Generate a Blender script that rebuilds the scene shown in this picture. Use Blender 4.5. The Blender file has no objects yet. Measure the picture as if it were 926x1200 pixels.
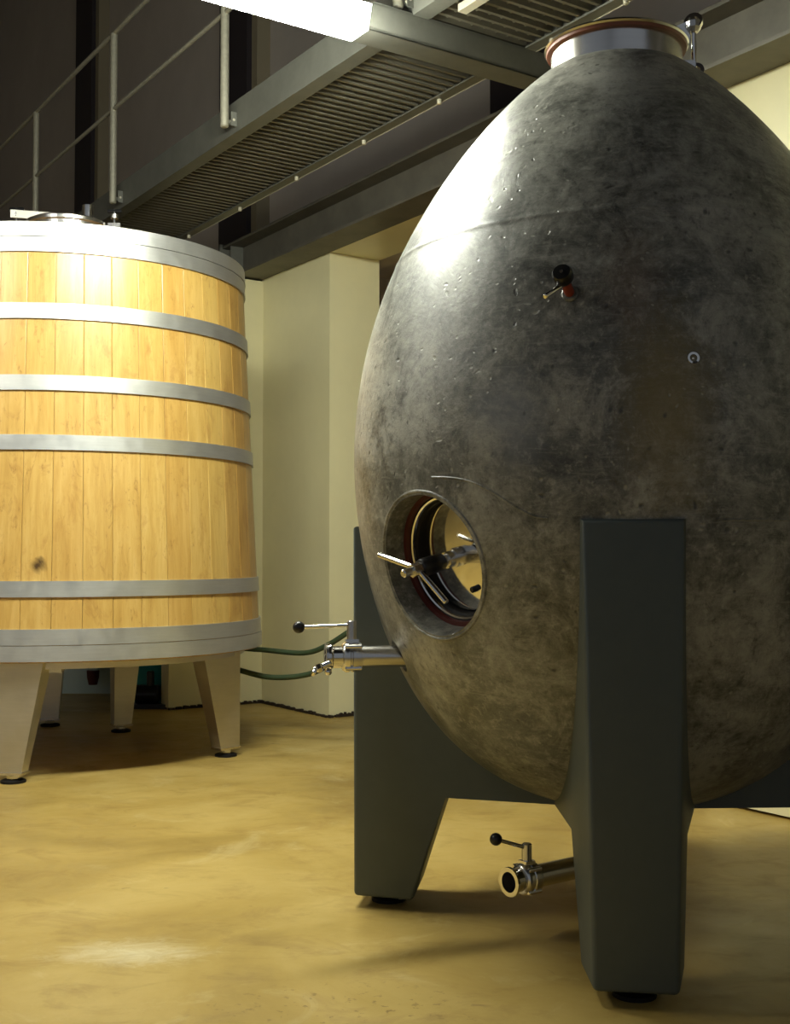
import bpy, bmesh, math, random
from mathutils import Vector, Matrix
random.seed(7)
S = bpy.context.scene
COL = S.collection
R = math.radians

# ------------------------------------------------------------------ camera
cam_d = bpy.data.cameras.new('camera')
cam_d.sensor_width = 36.0
cam_d.lens = 36.0 * 1400.0 / 1200.0
cam_d.clip_start = 0.05
cam = bpy.data.objects.new('camera', cam_d)
COL.objects.link(cam)
cam.location = (0, 0, 1.0)
cam.rotation_euler = (R(90) + math.atan(50 / 1400), 0, 0)
S.camera = cam

# ------------------------------------------------------------------ world / exposure
W = bpy.data.worlds.new('world')
S.world = W
W.use_nodes = True
bg = W.node_tree.nodes['Background']
bg.inputs[0].default_value = (0.80, 0.88, 1.0, 1)
bg.inputs[1].default_value = 0.18
S.view_settings.view_transform = 'Standard'
S.view_settings.look = 'None'
S.view_settings.gamma = 1.0
S.view_settings.use_curve_mapping = False
S.view_settings.exposure = 0.0
LAMP = 150.0            # radiance of the fluorescent diffusers
LAMP_LEFT = 58.0

# building axes in plan: E1 runs along the catwalk away from us, E2 towards the right wall
E1 = Vector((-0.555, 0.832, 0))
E2 = Vector((0.832, 0.555, 0))
UP = Vector((0, 0, 1))
def B(a, b, z=0.0):
    return E1 * a + E2 * b + UP * z

# ------------------------------------------------------------------ materials
def srgb(r, g, b):
    f = lambda c: (c / 255 / 12.92) if c / 255 <= 0.04045 else ((c / 255 + 0.055) / 1.055) ** 2.4
    return (f(r), f(g), f(b), 1)

class NT:
    def __init__(s, name):
        s.m = bpy.data.materials.new(name)
        s.m.use_nodes = True
        s.t = s.m.node_tree
        s.p = s.t.nodes['Principled BSDF']
    def n(s, typ, **kw):
        nd = s.t.nodes.new(typ)
        for k, v in kw.items():
            if k.startswith('i_'):
                nd.inputs[k[2:].replace('_', ' ')].default_value = v
            else:
                setattr(nd, k, v)
        return nd
    def l(s, a, b):
        s.t.links.new(a, b)
    def coord(s, scale=(1, 1, 1), rnd=False):
        tc = s.n('ShaderNodeTexCoord')
        mp = s.n('ShaderNodeMapping')
        mp.inputs['Scale'].default_value = scale
        if rnd:
            oi = s.n('ShaderNodeObjectInfo')
            ml = s.n('ShaderNodeMath', operation='MULTIPLY')
            ml.inputs[1].default_value = 37.0
            s.l(oi.outputs['Random'], ml.inputs[0])
            cb = s.n('ShaderNodeCombineXYZ')
            for i in range(3):
                s.l(ml.outputs[0], cb.inputs[i])
            s.l(cb.outputs[0], mp.inputs['Location'])
        s.l(tc.outputs['Object'], mp.inputs['Vector'])
        return mp.outputs[0]
    def noise(s, vec, scale, detail=6, rough=0.6, dist=0.0):
        nd = s.n('ShaderNodeTexNoise')
        nd.inputs['Scale'].default_value = scale
        nd.inputs['Detail'].default_value = detail
        nd.inputs['Roughness'].default_value = rough
        nd.inputs['Distortion'].default_value = dist
        s.l(vec, nd.inputs['Vector'])
        return nd.outputs['Fac']
    def ramp(s, fac, stops, interp='LINEAR'):
        nd = s.n('ShaderNodeValToRGB')
        cr = nd.color_ramp
        cr.interpolation = interp
        while len(cr.elements) < len(stops):
            cr.elements.new(0.5)
        for e, (p, c) in zip(cr.elements, stops):
            e.position = p
            e.color = c if len(c) == 4 else (*c, 1)
        s.l(fac, nd.inputs[0])
        return nd.outputs[0]
    def mix(s, fac, a, b, mode='MIX'):
        nd = s.n('ShaderNodeMix', data_type='RGBA', blend_type=mode)
        for sock, v in ((nd.inputs['Factor'], fac), (nd.inputs['A'], a), (nd.inputs['B'], b)):
            pass
        f = [i for i in nd.inputs if i.name == 'Factor' and i.type == 'VALUE'][0]
        A = [i for i in nd.inputs if i.name == 'A' and i.type == 'RGBA'][0]
        Bq = [i for i in nd.inputs if i.name == 'B' and i.type == 'RGBA'][0]
        for sock, v in ((f, fac), (A, a), (Bq, b)):
            if hasattr(v, 'is_linked'):
                s.l(v, sock)
            else:
                sock.default_value = v
        return [o for o in nd.outputs if o.type == 'RGBA'][0]
    def bump(s, h, strength=0.3, dist=0.01, prev=None):
        nd = s.n('ShaderNodeBump')
        nd.inputs['Strength'].default_value = strength
        nd.inputs['Distance'].default_value = dist
        s.l(h, nd.inputs['Height'])
        if prev is not None:
            s.l(prev, nd.inputs['Normal'])
        return nd.outputs[0]
    def set(s, **kw):
        for k, v in kw.items():
            sock = s.p.inputs[k.replace('_', ' ')]
            if hasattr(v, 'is_linked'):
                s.l(v, sock)
            else:
                sock.default_value = v
        return s.m

K = lambda v: (v, v, v, 1)

def mat_plain(name, col, rough=0.5, metal=0.0, var=0.12, scale=6.0, bump=0.0, spec=0.5):
    t = NT(name)
    v = t.coord()
    n = t.noise(v, scale, 6, 0.65)
    lo = tuple(c * (1 - var) for c in col[:3])
    hi = tuple(min(1, c * (1 + var)) for c in col[:3])
    c = t.ramp(n, [(0.3, lo), (0.7, hi)])
    t.set(Base_Color=c, Roughness=rough, Metallic=metal, Specular_IOR_Level=spec)
    if bump:
        t.set(Normal=t.bump(t.noise(v, scale * 30, 3), bump, 0.002))
    return t.m

def mat_concrete():
    t = NT('egg_concrete')
    v = t.coord()
    big = t.noise(v, 2.0, 8, 0.6, 0.8)
    c = t.ramp(big, [(0.34, srgb(78, 79, 74)), (0.46, srgb(108, 108, 100)), (0.56, srgb(134, 133, 124)), (0.68, srgb(164, 163, 155))])
    mid = t.noise(v, 7, 14, 0.78, 0.5)
    c = t.mix(t.ramp(mid, [(0.50, K(0)), (0.64, K(0.7))]), c, srgb(176, 174, 162))
    c = t.mix(t.ramp(mid, [(0.36, K(0.85)), (0.49, K(0))]), c, srgb(52, 53, 48))
    gr = t.noise(v, 38, 8, 0.8, 0.3)
    c = t.mix(t.ramp(gr, [(0.52, K(0)), (0.66, K(0.5))]), c, srgb(188, 186, 174))
    c = t.mix(t.ramp(gr, [(0.36, K(0.6)), (0.47, K(0))]), c, srgb(42, 42, 38))
    # trowel streaks, mostly horizontal
    hs = t.noise(t.coord((3, 3, 26)), 3, 6, 0.7, 0.8)
    c = t.mix(t.ramp(hs, [(0.54, K(0)), (0.68, K(0.35))]), c, srgb(170, 168, 158))
    # ochre stain with its own outline, and a cool grey one beside it
    def blot(center, size, lo, hi):
        tc = t.n('ShaderNodeTexCoord')
        mp = t.n('ShaderNodeMapping')
        mp.vector_type = 'TEXTURE'
        mp.inputs['Location'].default_value = center
        mp.inputs['Scale'].default_value = size
        t.l(tc.outputs['Object'], mp.inputs['Vector'])
        ln = t.n('ShaderNodeVectorMath', operation='LENGTH')
        t.l(mp.outputs[0], ln.inputs[0])
        ad = t.n('ShaderNodeMath', operation='MULTIPLY_ADD')
        t.l(mid, ad.inputs[0])
        ad.inputs[1].default_value = 0.9
        t.l(ln.outputs['Value'], ad.inputs[2])
        return t.ramp(ad.outputs[0], [(lo, K(1)), (hi, K(0))])
    s1 = blot((-0.03, -0.76, 1.34), (0.26, 0.3, 0.5), 0.6, 1.0)
    c = t.mix(t.ramp(s1, [(0, K(0)), (1, K(0.75))]), c, srgb(124, 108, 44))
    s2 = blot((-0.10, -0.72, 1.62), (0.16, 0.3, 0.3), 0.6, 1.0)
    c = t.mix(t.ramp(s2, [(0, K(0)), (1, K(0.35))]), c, srgb(112, 84, 60))
    s3 = blot((-0.38, -0.66, 1.32), (0.2, 0.3, 0.26), 0.6, 1.0)
    c = t.mix(t.ramp(s3, [(0, K(0)), (1, K(0.5))]), c, srgb(140, 145, 155))
    # bug holes
    vo = t.n('ShaderNodeTexVoronoi')
    vo.inputs['Scale'].default_value = 34
    vw = t.n('ShaderNodeTexNoise')
    vw.inputs['Scale'].default_value = 14
    cc = t.coord((1, 1, 1))
    t.l(cc, vw.inputs['Vector'])
    va = t.n('ShaderNodeVectorMath', operation='MULTIPLY_ADD')
    t.l(vw.outputs['Color'], va.inputs[0])
    va.inputs[1].default_value = (0.06, 0.06, 0.06)
    t.l(cc, va.inputs[2])
    t.l(va.outputs[0], vo.inputs['Vector'])
    gate = t.ramp(t.noise(v, 5, 4, 0.6), [(0.5, K(0)), (0.56, K(1))])
    pit = t.ramp(vo.outputs['Distance'], [(0.10, K(1)), (0.2, K(0))])
    pm = t.mix(1.0, pit, gate, 'MULTIPLY')
    c = t.mix(t.mix(1.0, pm, K(0.55), 'MULTIPLY'), c, srgb(176, 174, 160))
    vo2 = t.n('ShaderNodeTexVoronoi')
    vo2.inputs['Scale'].default_value = 17
    t.l(va.outputs[0], vo2.inputs['Vector'])
    pit2 = t.ramp(vo2.outputs['Distance'], [(0.05, K(1)), (0.13, K(0))])
    c = t.mix(t.mix(1.0, pit2, K(0.7), 'MULTIPLY'), c, srgb(34, 34, 32))
    b1 = t.bump(t.mix(0.5, pm, pit2), 0.5, -0.004)
    b2 = t.bump(mid, 0.5, 0.005, b1)
    fine = t.noise(v, 90, 4, 0.7)
    b3 = t.bump(fine, 0.12, 0.002, b2)
    ro = t.ramp(mid, [(0.3, K(0.30)), (0.7, K(0.44))])
    return t.set(Base_Color=c, Roughness=ro, Normal=b3, Specular_IOR_Level=0.75)

def mat_wood(name, knot=None):
    t = NT(name)
    v = t.coord((1, 1, 0.09), rnd=True)
    g = t.noise(v, 26, 8, 0.7, 0.5)
    c = t.ramp(g, [(0.25, srgb(176, 147, 87)), (0.5, srgb(198, 174, 114)), (0.75, srgb(214, 194, 142))])
    oi = t.n('ShaderNodeObjectInfo')
    tint = t.ramp(oi.outputs['Random'], [(0, srgb(250, 226, 178)), (0.3, srgb(238, 204, 146)), (0.55, srgb(255, 236, 190)), (0.8, srgb(242, 210, 150)), (1, srgb(255, 240, 200))])
    c = t.mix(0.8, c, tint, 'MULTIPLY')
    # dark flecks running with the grain
    v2 = t.coord((1, 1, 0.3), rnd=True)
    fl = t.noise(v2, 30, 6, 0.8, 1.2)
    c = t.mix(t.ramp(fl, [(0.57, K(0)), (0.70, K(0.7))]), c, srgb(132, 90, 38))
    st = t.noise(t.coord((1, 1, 0.55), rnd=True), 7, 6, 0.72, 0.8)
    c = t.mix(t.ramp(st, [(0.56, K(0)), (0.72, K(0.6))]), c, srgb(150, 104, 46))
    if knot:
        tc = t.n('ShaderNodeTexCoord')
        mp = t.n('ShaderNodeMapping')
        mp.vector_type = 'TEXTURE'
        mp.inputs['Location'].default_value = knot
        mp.inputs['Scale'].default_value = (0.5, 0.12, 0.14)
        t.l(tc.outputs['Object'], mp.inputs['Vector'])
        ln = t.n('ShaderNodeVectorMath', operation='LENGTH')
        t.l(mp.outputs[0], ln.inputs[0])
        ad = t.n('ShaderNodeMath', operation='MULTIPLY_ADD')
        t.l(st, ad.inputs[0])
        ad.inputs[1].default_value = 1.0
        t.l(ln.outputs['Value'], ad.inputs[2])
        c = t.mix(t.ramp(ad.outputs[0], [(0.56, K(0.95)), (0.82, K(0))]), c, srgb(62, 40, 18))
    return t.set(Base_Color=c, Roughness=0.33, Normal=t.bump(g, 0.12, 0.002), Specular_IOR_Level=0.6)

def mat_floor():
    t = NT('floor_resin')
    v = t.coord()
    n1 = t.noise(v, 1.1, 8, 0.62, 0.5)
    c = t.ramp(n1, [(0.3, srgb(146, 120, 60)), (0.5, srgb(177, 149, 80)), (0.7, srgb(200, 174, 106))])
    n2 = t.noise(t.coord((1, 1.5, 1)), 4.0, 9, 0.7, 0.6)
    c = t.mix(t.ramp(n2, [(0.52, K(0)), (0.70, K(0.42))]), c, srgb(128, 98, 48))
    n3 = t.noise(v, 2.3, 10, 0.7, 1.5)
    c = t.mix(t.ramp(n3, [(0.57, K(0)), (0.70, K(0.4))]), c, srgb(214, 198, 146))
    # chalky smear and a few dark spatters where something was spilt
    def patch(center, size, nz, lo, hi, amp):
        tc = t.n('ShaderNodeTexCoord')
        mp = t.n('ShaderNodeMapping')
        mp.vector_type = 'TEXTURE'
        mp.inputs['Location'].default_value = center
        mp.inputs['Scale'].default_value = size
        t.l(tc.outputs['Object'], mp.inputs['Vector'])
        ln = t.n('ShaderNodeVectorMath', operation='LENGTH')
        t.l(mp.outputs[0], ln.inputs[0])
        ad = t.n('ShaderNodeMath', operation='MULTIPLY_ADD')
        t.l(nz, ad.inputs[0])
        ad.inputs[1].default_value = amp
        t.l(ln.outputs['Value'], ad.inputs[2])
        return t.ramp(ad.outputs[0], [(lo, K(1)), (hi, K(0))])
    n4 = t.noise(t.coord((1, 2.0, 1)), 9, 8, 0.75, 2.0)
    c = t.mix(t.mix(1.0, patch((-0.66, 3.04, 0), (0.5, 0.26, 1), n4, 0.45, 0.95, 1.0), K(0.6), 'MULTIPLY'), c, srgb(232, 224, 190))
    n5 = t.noise(v, 34, 3, 0.6)
    sp = t.mix(1.0, t.ramp(n5, [(0.60, K(0)), (0.66, K(1))]), patch((-0.12, 2.66, 0), (0.55, 0.32, 1), n4, 0.5, 1.0, 0.6), 'MULTIPLY')
    c = t.mix(t.mix(1.0, sp, K(0.6), 'MULTIPLY'), c, srgb(96, 70, 32))
    # small crescent scuffs
    vo = t.n('ShaderNodeTexVoronoi')
    vo.inputs['Scale'].default_value = 9
    va = t.n('ShaderNodeVectorMath', operation='MULTIPLY_ADD')
    nz = t.n('ShaderNodeTexNoise')
    nz.inputs['Scale'].default_value = 7
    t.l(v, nz.inputs['Vector'])
    t.l(nz.outputs['Color'], va.inputs[0])
    va.inputs[1].default_value = (0.3, 0.15, 0)
    t.l(v, va.inputs[2])
    t.l(va.outputs[0], vo.inputs['Vector'])
    sc = t.ramp(vo.outputs['Distance'], [(0.02, K(0)), (0.05, K(1)), (0.09, K(0))])
    gt = t.ramp(t.noise(v, 3.1, 3), [(0.54, K(0)), (0.6, K(0.6))])
    c = t.mix(t.mix(1.0, sc, gt, 'MULTIPLY'), c, srgb(112, 82, 40))
    ro = t.ramp(n2, [(0.3, K(0.32)), (0.7, K(0.5))])
    bp = t.bump(n2, 0.12, 0.006)
    return t.set(Base_Color=c, Roughness=ro, Normal=bp, Specular_IOR_Level=0.45)

def mat_emit(name, col, s):
    t = NT(name)
    t.set(Base_Color=(0.9, 0.9, 0.9, 1), Emission_Color=col, Emission_Strength=s, Roughness=0.4)
    return t.m

def mat_brushed(name, col, rough, var=0.12, metal=1.0):
    t = NT(name)
    v = t.coord((1, 1, 14))
    n = t.noise(v, 8, 6, 0.7)
    sp = t.noise(t.coord(), 14, 8, 0.7)
    lo = tuple(c * (1 - var) for c in col[:3])
    hi = tuple(min(1, c * (1 + var)) for c in col[:3])
    c = t.mix(0.5, t.ramp(n, [(0.3, lo), (0.7, hi)]), t.ramp(sp, [(0.3, lo), (0.7, hi)]))
    ro = t.ramp(sp, [(0.3, K(rough * 0.85)), (0.7, K(min(1, rough * 1.2)))])
    return t.set(Base_Color=c, Roughness=ro, Metallic=metal)

M = {}
M['concrete'] = mat_concrete()
M['wood'] = mat_wood('oak_stave')
M['wood_knot'] = mat_wood('oak_stave_with_knot', (0.955, 0.0, 0.95))
M['wood_head'] = mat_plain('oak_head', srgb(170, 130, 74), 0.6, 0, 0.15, 9)
M['floor'] = mat_floor()
M['hoop'] = mat_brushed('galvanised_hoop', (0.60, 0.60, 0.58), 0.42, 0.10, 0.85)
M['steel'] = mat_brushed('stainless_steel', (0.72, 0.70, 0.66), 0.22, 0.06)
M['polish'] = mat_brushed('polished_steel', (0.80, 0.78, 0.73), 0.07, 0.03)
M['vatleg'] = mat_brushed('brushed_steel_leg', (0.66, 0.63, 0.56), 0.42, 0.08)
M['stand'] = mat_plain('grey_green_paint', srgb(76, 84, 82), 0.5, 0, 0.05, 20, 0.25)
M['black'] = mat_plain('black_plastic', (0.008, 0.008, 0.009, 1), 0.3)
M['rubber'] = mat_plain('black_rubber', (0.010, 0.009, 0.009, 1), 0.6, spec=0.2)
M['red'] = mat_plain('dark_red_gasket', srgb(84, 30, 22), 0.45)
M['copper'] = mat_plain('brown_gasket', srgb(128, 74, 50), 0.45)
M['tapred'] = mat_plain('red_brown_sleeve', srgb(128, 52, 34), 0.5)
M['cream'] = mat_plain('cream_wall', srgb(236, 228, 184), 0.36, 0, 0.05, 1.6)
M['dirt'] = mat_plain('dirty_joint', srgb(44, 32, 18), 0.8)
M['upper'] = mat_plain('grey_cladding', srgb(192, 184, 176), 0.55, 0, 0.10, 0.9)
M['column'] = mat_plain('dark_column_paint', srgb(52, 46, 50), 0.6, 0, 0.08, 2)
M['columnedge'] = mat_plain('column_flange_paint', srgb(150, 140, 116), 0.6, 0, 0.08, 2)
M['galv'] = mat_plain('galvanised_girder', srgb(112, 112, 104), 0.5, 0.35, 0.14, 8)
M['beam'] = mat_plain('weathered_girder', srgb(104, 100, 90), 0.55, 0.3, 0.22, 5)
M['grate'] = mat_plain('galvanised_grating', srgb(120, 116, 102), 0.5, 0.4, 0.08, 8)
M['rail'] = mat_plain('galvanised_tube', srgb(170, 166, 148), 0.5, 0.4, 0.14, 40)
M['boltm'] = mat_plain('bright_bolt', srgb(214, 208, 186), 0.4, 0.3)
M['lamp'] = mat_emit('lamp_diffuser', (0.97, 1.0, 0.86, 1), LAMP)
M['lamp_l'] = mat_emit('lamp_diffuser_side', (1.0, 0.99, 0.86, 1), LAMP_LEFT)
M['lampbody'] = mat_plain('lamp_housing', srgb(196, 196, 188), 0.5)
M['hose'] = mat_plain('green_hose', srgb(58, 74, 50), 0.5, 0, 0.1, 30)
M['teal'] = mat_plain('teal_plastic', srgb(40, 150, 160), 0.45)
M['paleblue'] = mat_plain('bluish_daylit_panel', srgb(190, 208, 206), 0.5, 0, 0.05, 2)  # blue tint stands for daylight falling on the back wall
M['ceil'] = mat_plain('dark_ceiling', srgb(60, 56, 56), 0.8)

# ------------------------------------------------------------------ mesh helpers
def frame(axis):
    a = Vector(axis).normalized()
    h = Vector((0, 0, 1)) if abs(a.z) < 0.95 else Vector((1, 0, 0))
    u = a.cross(h).normalized()
    return a, u, u.cross(a).normalized() * 1.0

def lathe(bm, prof, origin, axis, seg=32, cap=True):
    """prof: list of (distance along axis, radius)"""
    a, u, v = frame(axis)
    o = Vector(origin)
    rings = []
    for (h, r) in prof:
        if r < 1e-6:
            rings.append([bm.verts.new(o + a * h)])
        else:
            rings.append([bm.verts.new(o + a * h + (u * math.cos(2 * math.pi * i / seg) + v * math.sin(2 * math.pi * i / seg)) * r) for i in range(seg)])
    for p, q in zip(rings, rings[1:]):
        for i in range(seg):
            j = (i + 1) % seg
            if len(p) == 1 and len(q) == 1:
                continue
            if len(p) == 1:
                bm.faces.new((p[0], q[j], q[i]))
            elif len(q) == 1:
                bm.faces.new((p[i], p[j], q[0]))
            else:
                bm.faces.new((p[i], p[j], q[j], q[i]))
    if cap:
        if len(rings[0]) > 2:
            bm.faces.new(rings[0][::-1])
        if len(rings[-1]) > 2:
            bm.faces.new(rings[-1])
    return bm

def ringlathe(bm, prof, origin, axis, seg=48):
    """closed profile (a ring)"""
    return lathe(bm, list(prof) + [prof[0]], origin, axis, seg, cap=False)

def rod(bm, p, q, r, seg=16, ch=0.15):
    p, q = Vector(p), Vector(q)
    L = (q - p).length
    c = min(r * ch * 2, L * 0.3)
    return lathe(bm, [(0, r - c), (c, r), (L - c, r), (L, r - c)], p, q - p, seg)

def sphere(bm, c, r, seg=20, n=10):
    return lathe(bm, [(-r * math.cos(math.pi * i / n), r * math.sin(math.pi * i / n)) for i in range(n + 1)], c, (0, 0, 1), seg, False)

def box(bm, o, ax, ay, az, x0, x1, y0, y1, z0, z1):
    o = Vector(o)
    vs = [bm.verts.new(o + ax * x + ay * y + az * z) for x in (x0, x1) for y in (y0, y1) for z in (z0, z1)]
    for f in ((0, 1, 3, 2), (4, 6, 7, 5), (0, 4, 5, 1), (2, 3, 7, 6), (0, 2, 6, 4), (1, 5, 7, 3)):
        bm.faces.new([vs[i] for i in f])
    return bm

def bbox(bm, a0, a1, b0, b1, z0, z1):
    """box in building axes"""
    return box(bm, (0, 0, 0), E1, E2, UP, a0, a1, b0, b1, z0, z1)

def prism(bm, pts, thick):
    """extrude polygon (list of Vectors) by vector thick"""
    a = [bm.verts.new(p) for p in pts]
    b = [bm.verts.new(p + thick) for p in pts]
    n = len(a)
    bm.faces.new(a[::-1])
    bm.faces.new(b)
    for i in range(n):
        j = (i + 1) % n
        bm.faces.new((a[i], a[j], b[j], b[i]))
    return bm

def sweep(bm, pts, r, seg=12):
    """tube along a Catmull-Rom path"""
    P = [Vector(p) for p in pts]
    path = []
    for i in range(len(P) - 1):
        p0, p1, p2, p3 = P[max(i - 1, 0)], P[i], P[i + 1], P[min(i + 2, len(P) - 1)]
        for k in range(8):
            t = k / 8
            path.append(0.5 * ((2 * p1) + (p2 - p0) * t + (2 * p0 - 5 * p1 + 4 * p2 - p3) * t * t + (3 * p1 - p0 - 3 * p2 + p3) * t ** 3))
    path.append(P[-1])
    rings = []
    up = Vector((0.13, 0.21, 0.97))
    for i, p in enumerate(path):
        tg = (path[min(i + 1, len(path) - 1)] - path[max(i - 1, 0)]).normalized()
        u = tg.cross(up).normalized()
        v = u.cross(tg).normalized()
        rings.append([bm.verts.new(p + (u * math.cos(2 * math.pi * k / seg) + v * math.sin(2 * math.pi * k / seg)) * r) for k in range(seg)])
    for a, b in zip(rings, rings[1:]):
        for i in range(seg):
            j = (i + 1) % seg
            bm.faces.new((a[i], a[j], b[j], b[i]))
    bm.faces.new(rings[0][::-1])
    bm.faces.new(rings[-1])
    return bm

def origin_of(o):
    v = Vector((0, 0, 0))
    while o is not None:
        v += o.location
        o = o.parent
    return v

def link_mesh(name, me, parent=None, loc=None):
    o = bpy.data.objects.new(name, me)
    COL.objects.link(o)
    if parent is not None:
        o.parent = parent
    if loc is not None:
        o.location = loc
    return o

def obj(name, bm, mat, parent=None, smooth=35, bevel=0.0, origin=None):
    """bm in world coordinates -> one mesh object; origin = world base point for a top-level mesh"""
    if bevel:
        es = [e for e in bm.edges if len(e.link_faces) == 2 and e.calc_face_angle(0) > R(30)]
        bmesh.ops.bevel(bm, geom=es, offset=bevel, segments=2, affect='EDGES', profile=0.5)
    bmesh.ops.recalc_face_normals(bm, faces=bm.faces[:])
    off = origin_of(parent) if parent is not None else (Vector(origin) if origin is not None else Vector((0, 0, 0)))
    bmesh.ops.translate(bm, verts=bm.verts[:], vec=-off)
    me = bpy.data.meshes.new(name)
    bm.to_mesh(me)
    bm.free()
    if smooth:
        me.shade_smooth()
        me.set_sharp_from_angle(angle=R(smooth))
    me.materials.append(mat if not isinstance(mat, str) else M[mat])
    o = link_mesh(name, me, parent)
    if parent is None:
        o.location = off
    return o

def tag(o, label=None, cat=None, group=None, kind=None):
    if label: o['label'] = label
    if cat: o['category'] = cat
    if group: o['group'] = group
    if kind: o['kind'] = kind
    return o

def thing(name, label, cat, loc, group=None):
    o = bpy.data.objects.new(name, None)
    o.empty_display_size = 0.2
    COL.objects.link(o)
    o.location = loc
    return tag(o, label, cat, group)

def NB():
    return bmesh.new()

# ------------------------------------------------------------------ the setting
bm = NB()
box(bm, (0, 0, 0), Vector((1, 0, 0)), Vector((0, 1, 0)), UP, -14, 12, -6, 22, -0.15, 0)
tag(obj('floor', bm, 'floor', smooth=0), kind='structure')

bm = NB()
bbox(bm, -6, 22, -9, 4.3, 8.6, 8.8)
tag(obj('ceiling', bm, 'ceil', smooth=0), kind='structure')  # unseen, put in dark to keep ambient light off the upper area

WF, WB = 3.753, 4.12          # front and back of the cream wall (E2)
JA = 6.357                    # jamb of the opening (E1)
IC = 7.25                     # inner corner
bm = NB()
bbox(bm, JA, IC + 0.02, WF, WB, 0.012, 2.88)
bm2 = NB()
bbox(bm2, -6, 3.35, WF, WB, 0.012, 2.88)
wr = tag(obj('wall_right', bm2, 'cream', smooth=0), kind='structure')
tag(obj('wall_pier', bm, 'cream', smooth=0), kind='structure')
bm = NB()
bbox(bm, -6, IC + 0.02, WF + 0.003, WB, 2.88, 3.14)
tag(obj('wall_lintel', bm, 'cream', smooth=0), kind='structure')
bm = NB()
bbox(bm, IC, IC + 0.12, 3.08, WB, 0.012, 2.868)
tag(obj('wall_return', bm, 'cream', smooth=0), kind='structure')
# dirty joint where the wall panels meet the floor
bm = NB()
for (p, q, w) in ((B(JA + 0.002, WF - 0.006), B(IC, WF - 0.006), 0.012), (B(JA - 0.008, WF - 0.006), B(JA - 0.008, WB), 0.016), (B(IC - 0.006, 3.08), B(IC - 0.006, WF), 0.012)):
    d = (q - p)
    nseg = 40
    sd = Vector((-d.y, d.x, 0)).normalized()
    for i in range(nseg):
        if random.random() < 0.12:
            continue
        a = p + d * (i / nseg)
        b = p + d * ((i + 1.1) / nseg)
        h = w * random.uniform(0.5, 1.5)
        box(bm, a, (b - a).normalized(), sd, UP, 0, (b - a).length, -0.012, 0.012, 0, h + 0.004)
tag(obj('baseboard_right', bm, 'dirt', smooth=0), kind='structure')

bm = NB()
bbox(bm, -6, 22, 4.14, 4.3, 0, 8.6)
# opening in the cladding behind the doorway: build it from pieces around the gap instead of one slab
bm.free()
bm = NB()
bbox(bm, -6, 22, 4.14, 4.3, 2.9, 8.6)
bbox(bm, JA + 0.3, 22, 4.14, 4.3, 0, 2.9)
bbox(bm, -6, 3.35, 4.14, 4.3, 0, 2.9)
tag(obj('wall_upper', bm, 'upper', smooth=0), kind='structure')
bm = NB()
bbox(bm, 2.5, 8.0, 6.4, 6.5, 0, 3.2)
bbox(bm, 2.5, 2.6, 4.3, 6.4, 0, 3.2)
bbox(bm, 7.9, 8.0, 4.3, 6.4, 0, 3.2)
bbox(bm, 2.5, 8.0, 4.3, 6.5, 3.2, 3.3)
tag(obj('wall_store', bm, 'upper', smooth=0), kind='structure')
bm = NB()
bbox(bm, 17.0, 17.2, -9, 4.14, 0, 8.6)
tag(obj('wall_back', bm, 'upper', smooth=0), kind='structure')
bm = NB()
bbox(bm, 4.5, 17.0, -4.2, -4.0, 0, 8.6)
tag(obj('wall_left_light_block', bm, 'upper', smooth=0), kind='structure')  # unseen wall added to keep ambient light from under the vat

# steel columns along the upper wall
for i, (c, lab) in enumerate(((7.97, 'dark steel column with pale flange above the cream wall corner, behind the girder end'),
                              (11.4, 'dark steel column with pale flange behind the wooden vat and the railing posts'),
                              (4.55, 'dark steel column with pale flange behind the egg tank neck and walkway edge'))):
    z0 = 0.0 if c > IC + 0.4 else 3.14
    t = thing('steel_column', lab, 'column', B(c + 0.25, 4.0, z0), 'steel columns along the wall')
    bm = NB(); bbox(bm, c, c + 0.50, 4.06, 4.139, z0, 8.6); obj('back_plate', bm, 'column', t, 0)
    bm = NB(); bbox(bm, c + 0.02, c + 0.50, 3.99, 4.06, z0, 8.6); obj('web', bm, 'column', t, 0)
    bm = NB(); bbox(bm, c - 0.07, c + 0.02, 4.03, 4.139, z0, 8.6); obj('flange', bm, 'columnedge', t, 0)

# girder along the wall above the opening
t = thing('steel_girder', 'long weathered steel girder running along the top of the cream wall', 'beam', B(2, 3.66, 2.88))
bm = NB(); bbox(bm, -4, 7.45, 3.54, 3.752, 2.88, 2.897); obj('bottom_flange', bm, 'beam', t, 0)
bm = NB(); bbox(bm, -4, 7.45, 3.645, 3.66, 2.897, 3.105); obj('web', bm, 'beam', t, 0)
bm = NB(); bbox(bm, -4, 7.45, 3.54, 3.752, 3.105, 3.122); obj('top_flange', bm, 'beam', t, 0)
bm = NB(); bbox(bm, 7.45, 7.465, 3.52, 3.752, 2.88, 3.135); obj('end_plate', bm, 'galv', t, 0)
bm = NB(); bbox(bm, 7.36, 7.45, 3.55, 3.645, 2.88, 2.887)
bbox(bm, 7.34, 7.35, 3.55, 3.645, 2.897, 3.105); obj('stiffener', bm, 'galv', t, 0)

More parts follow.
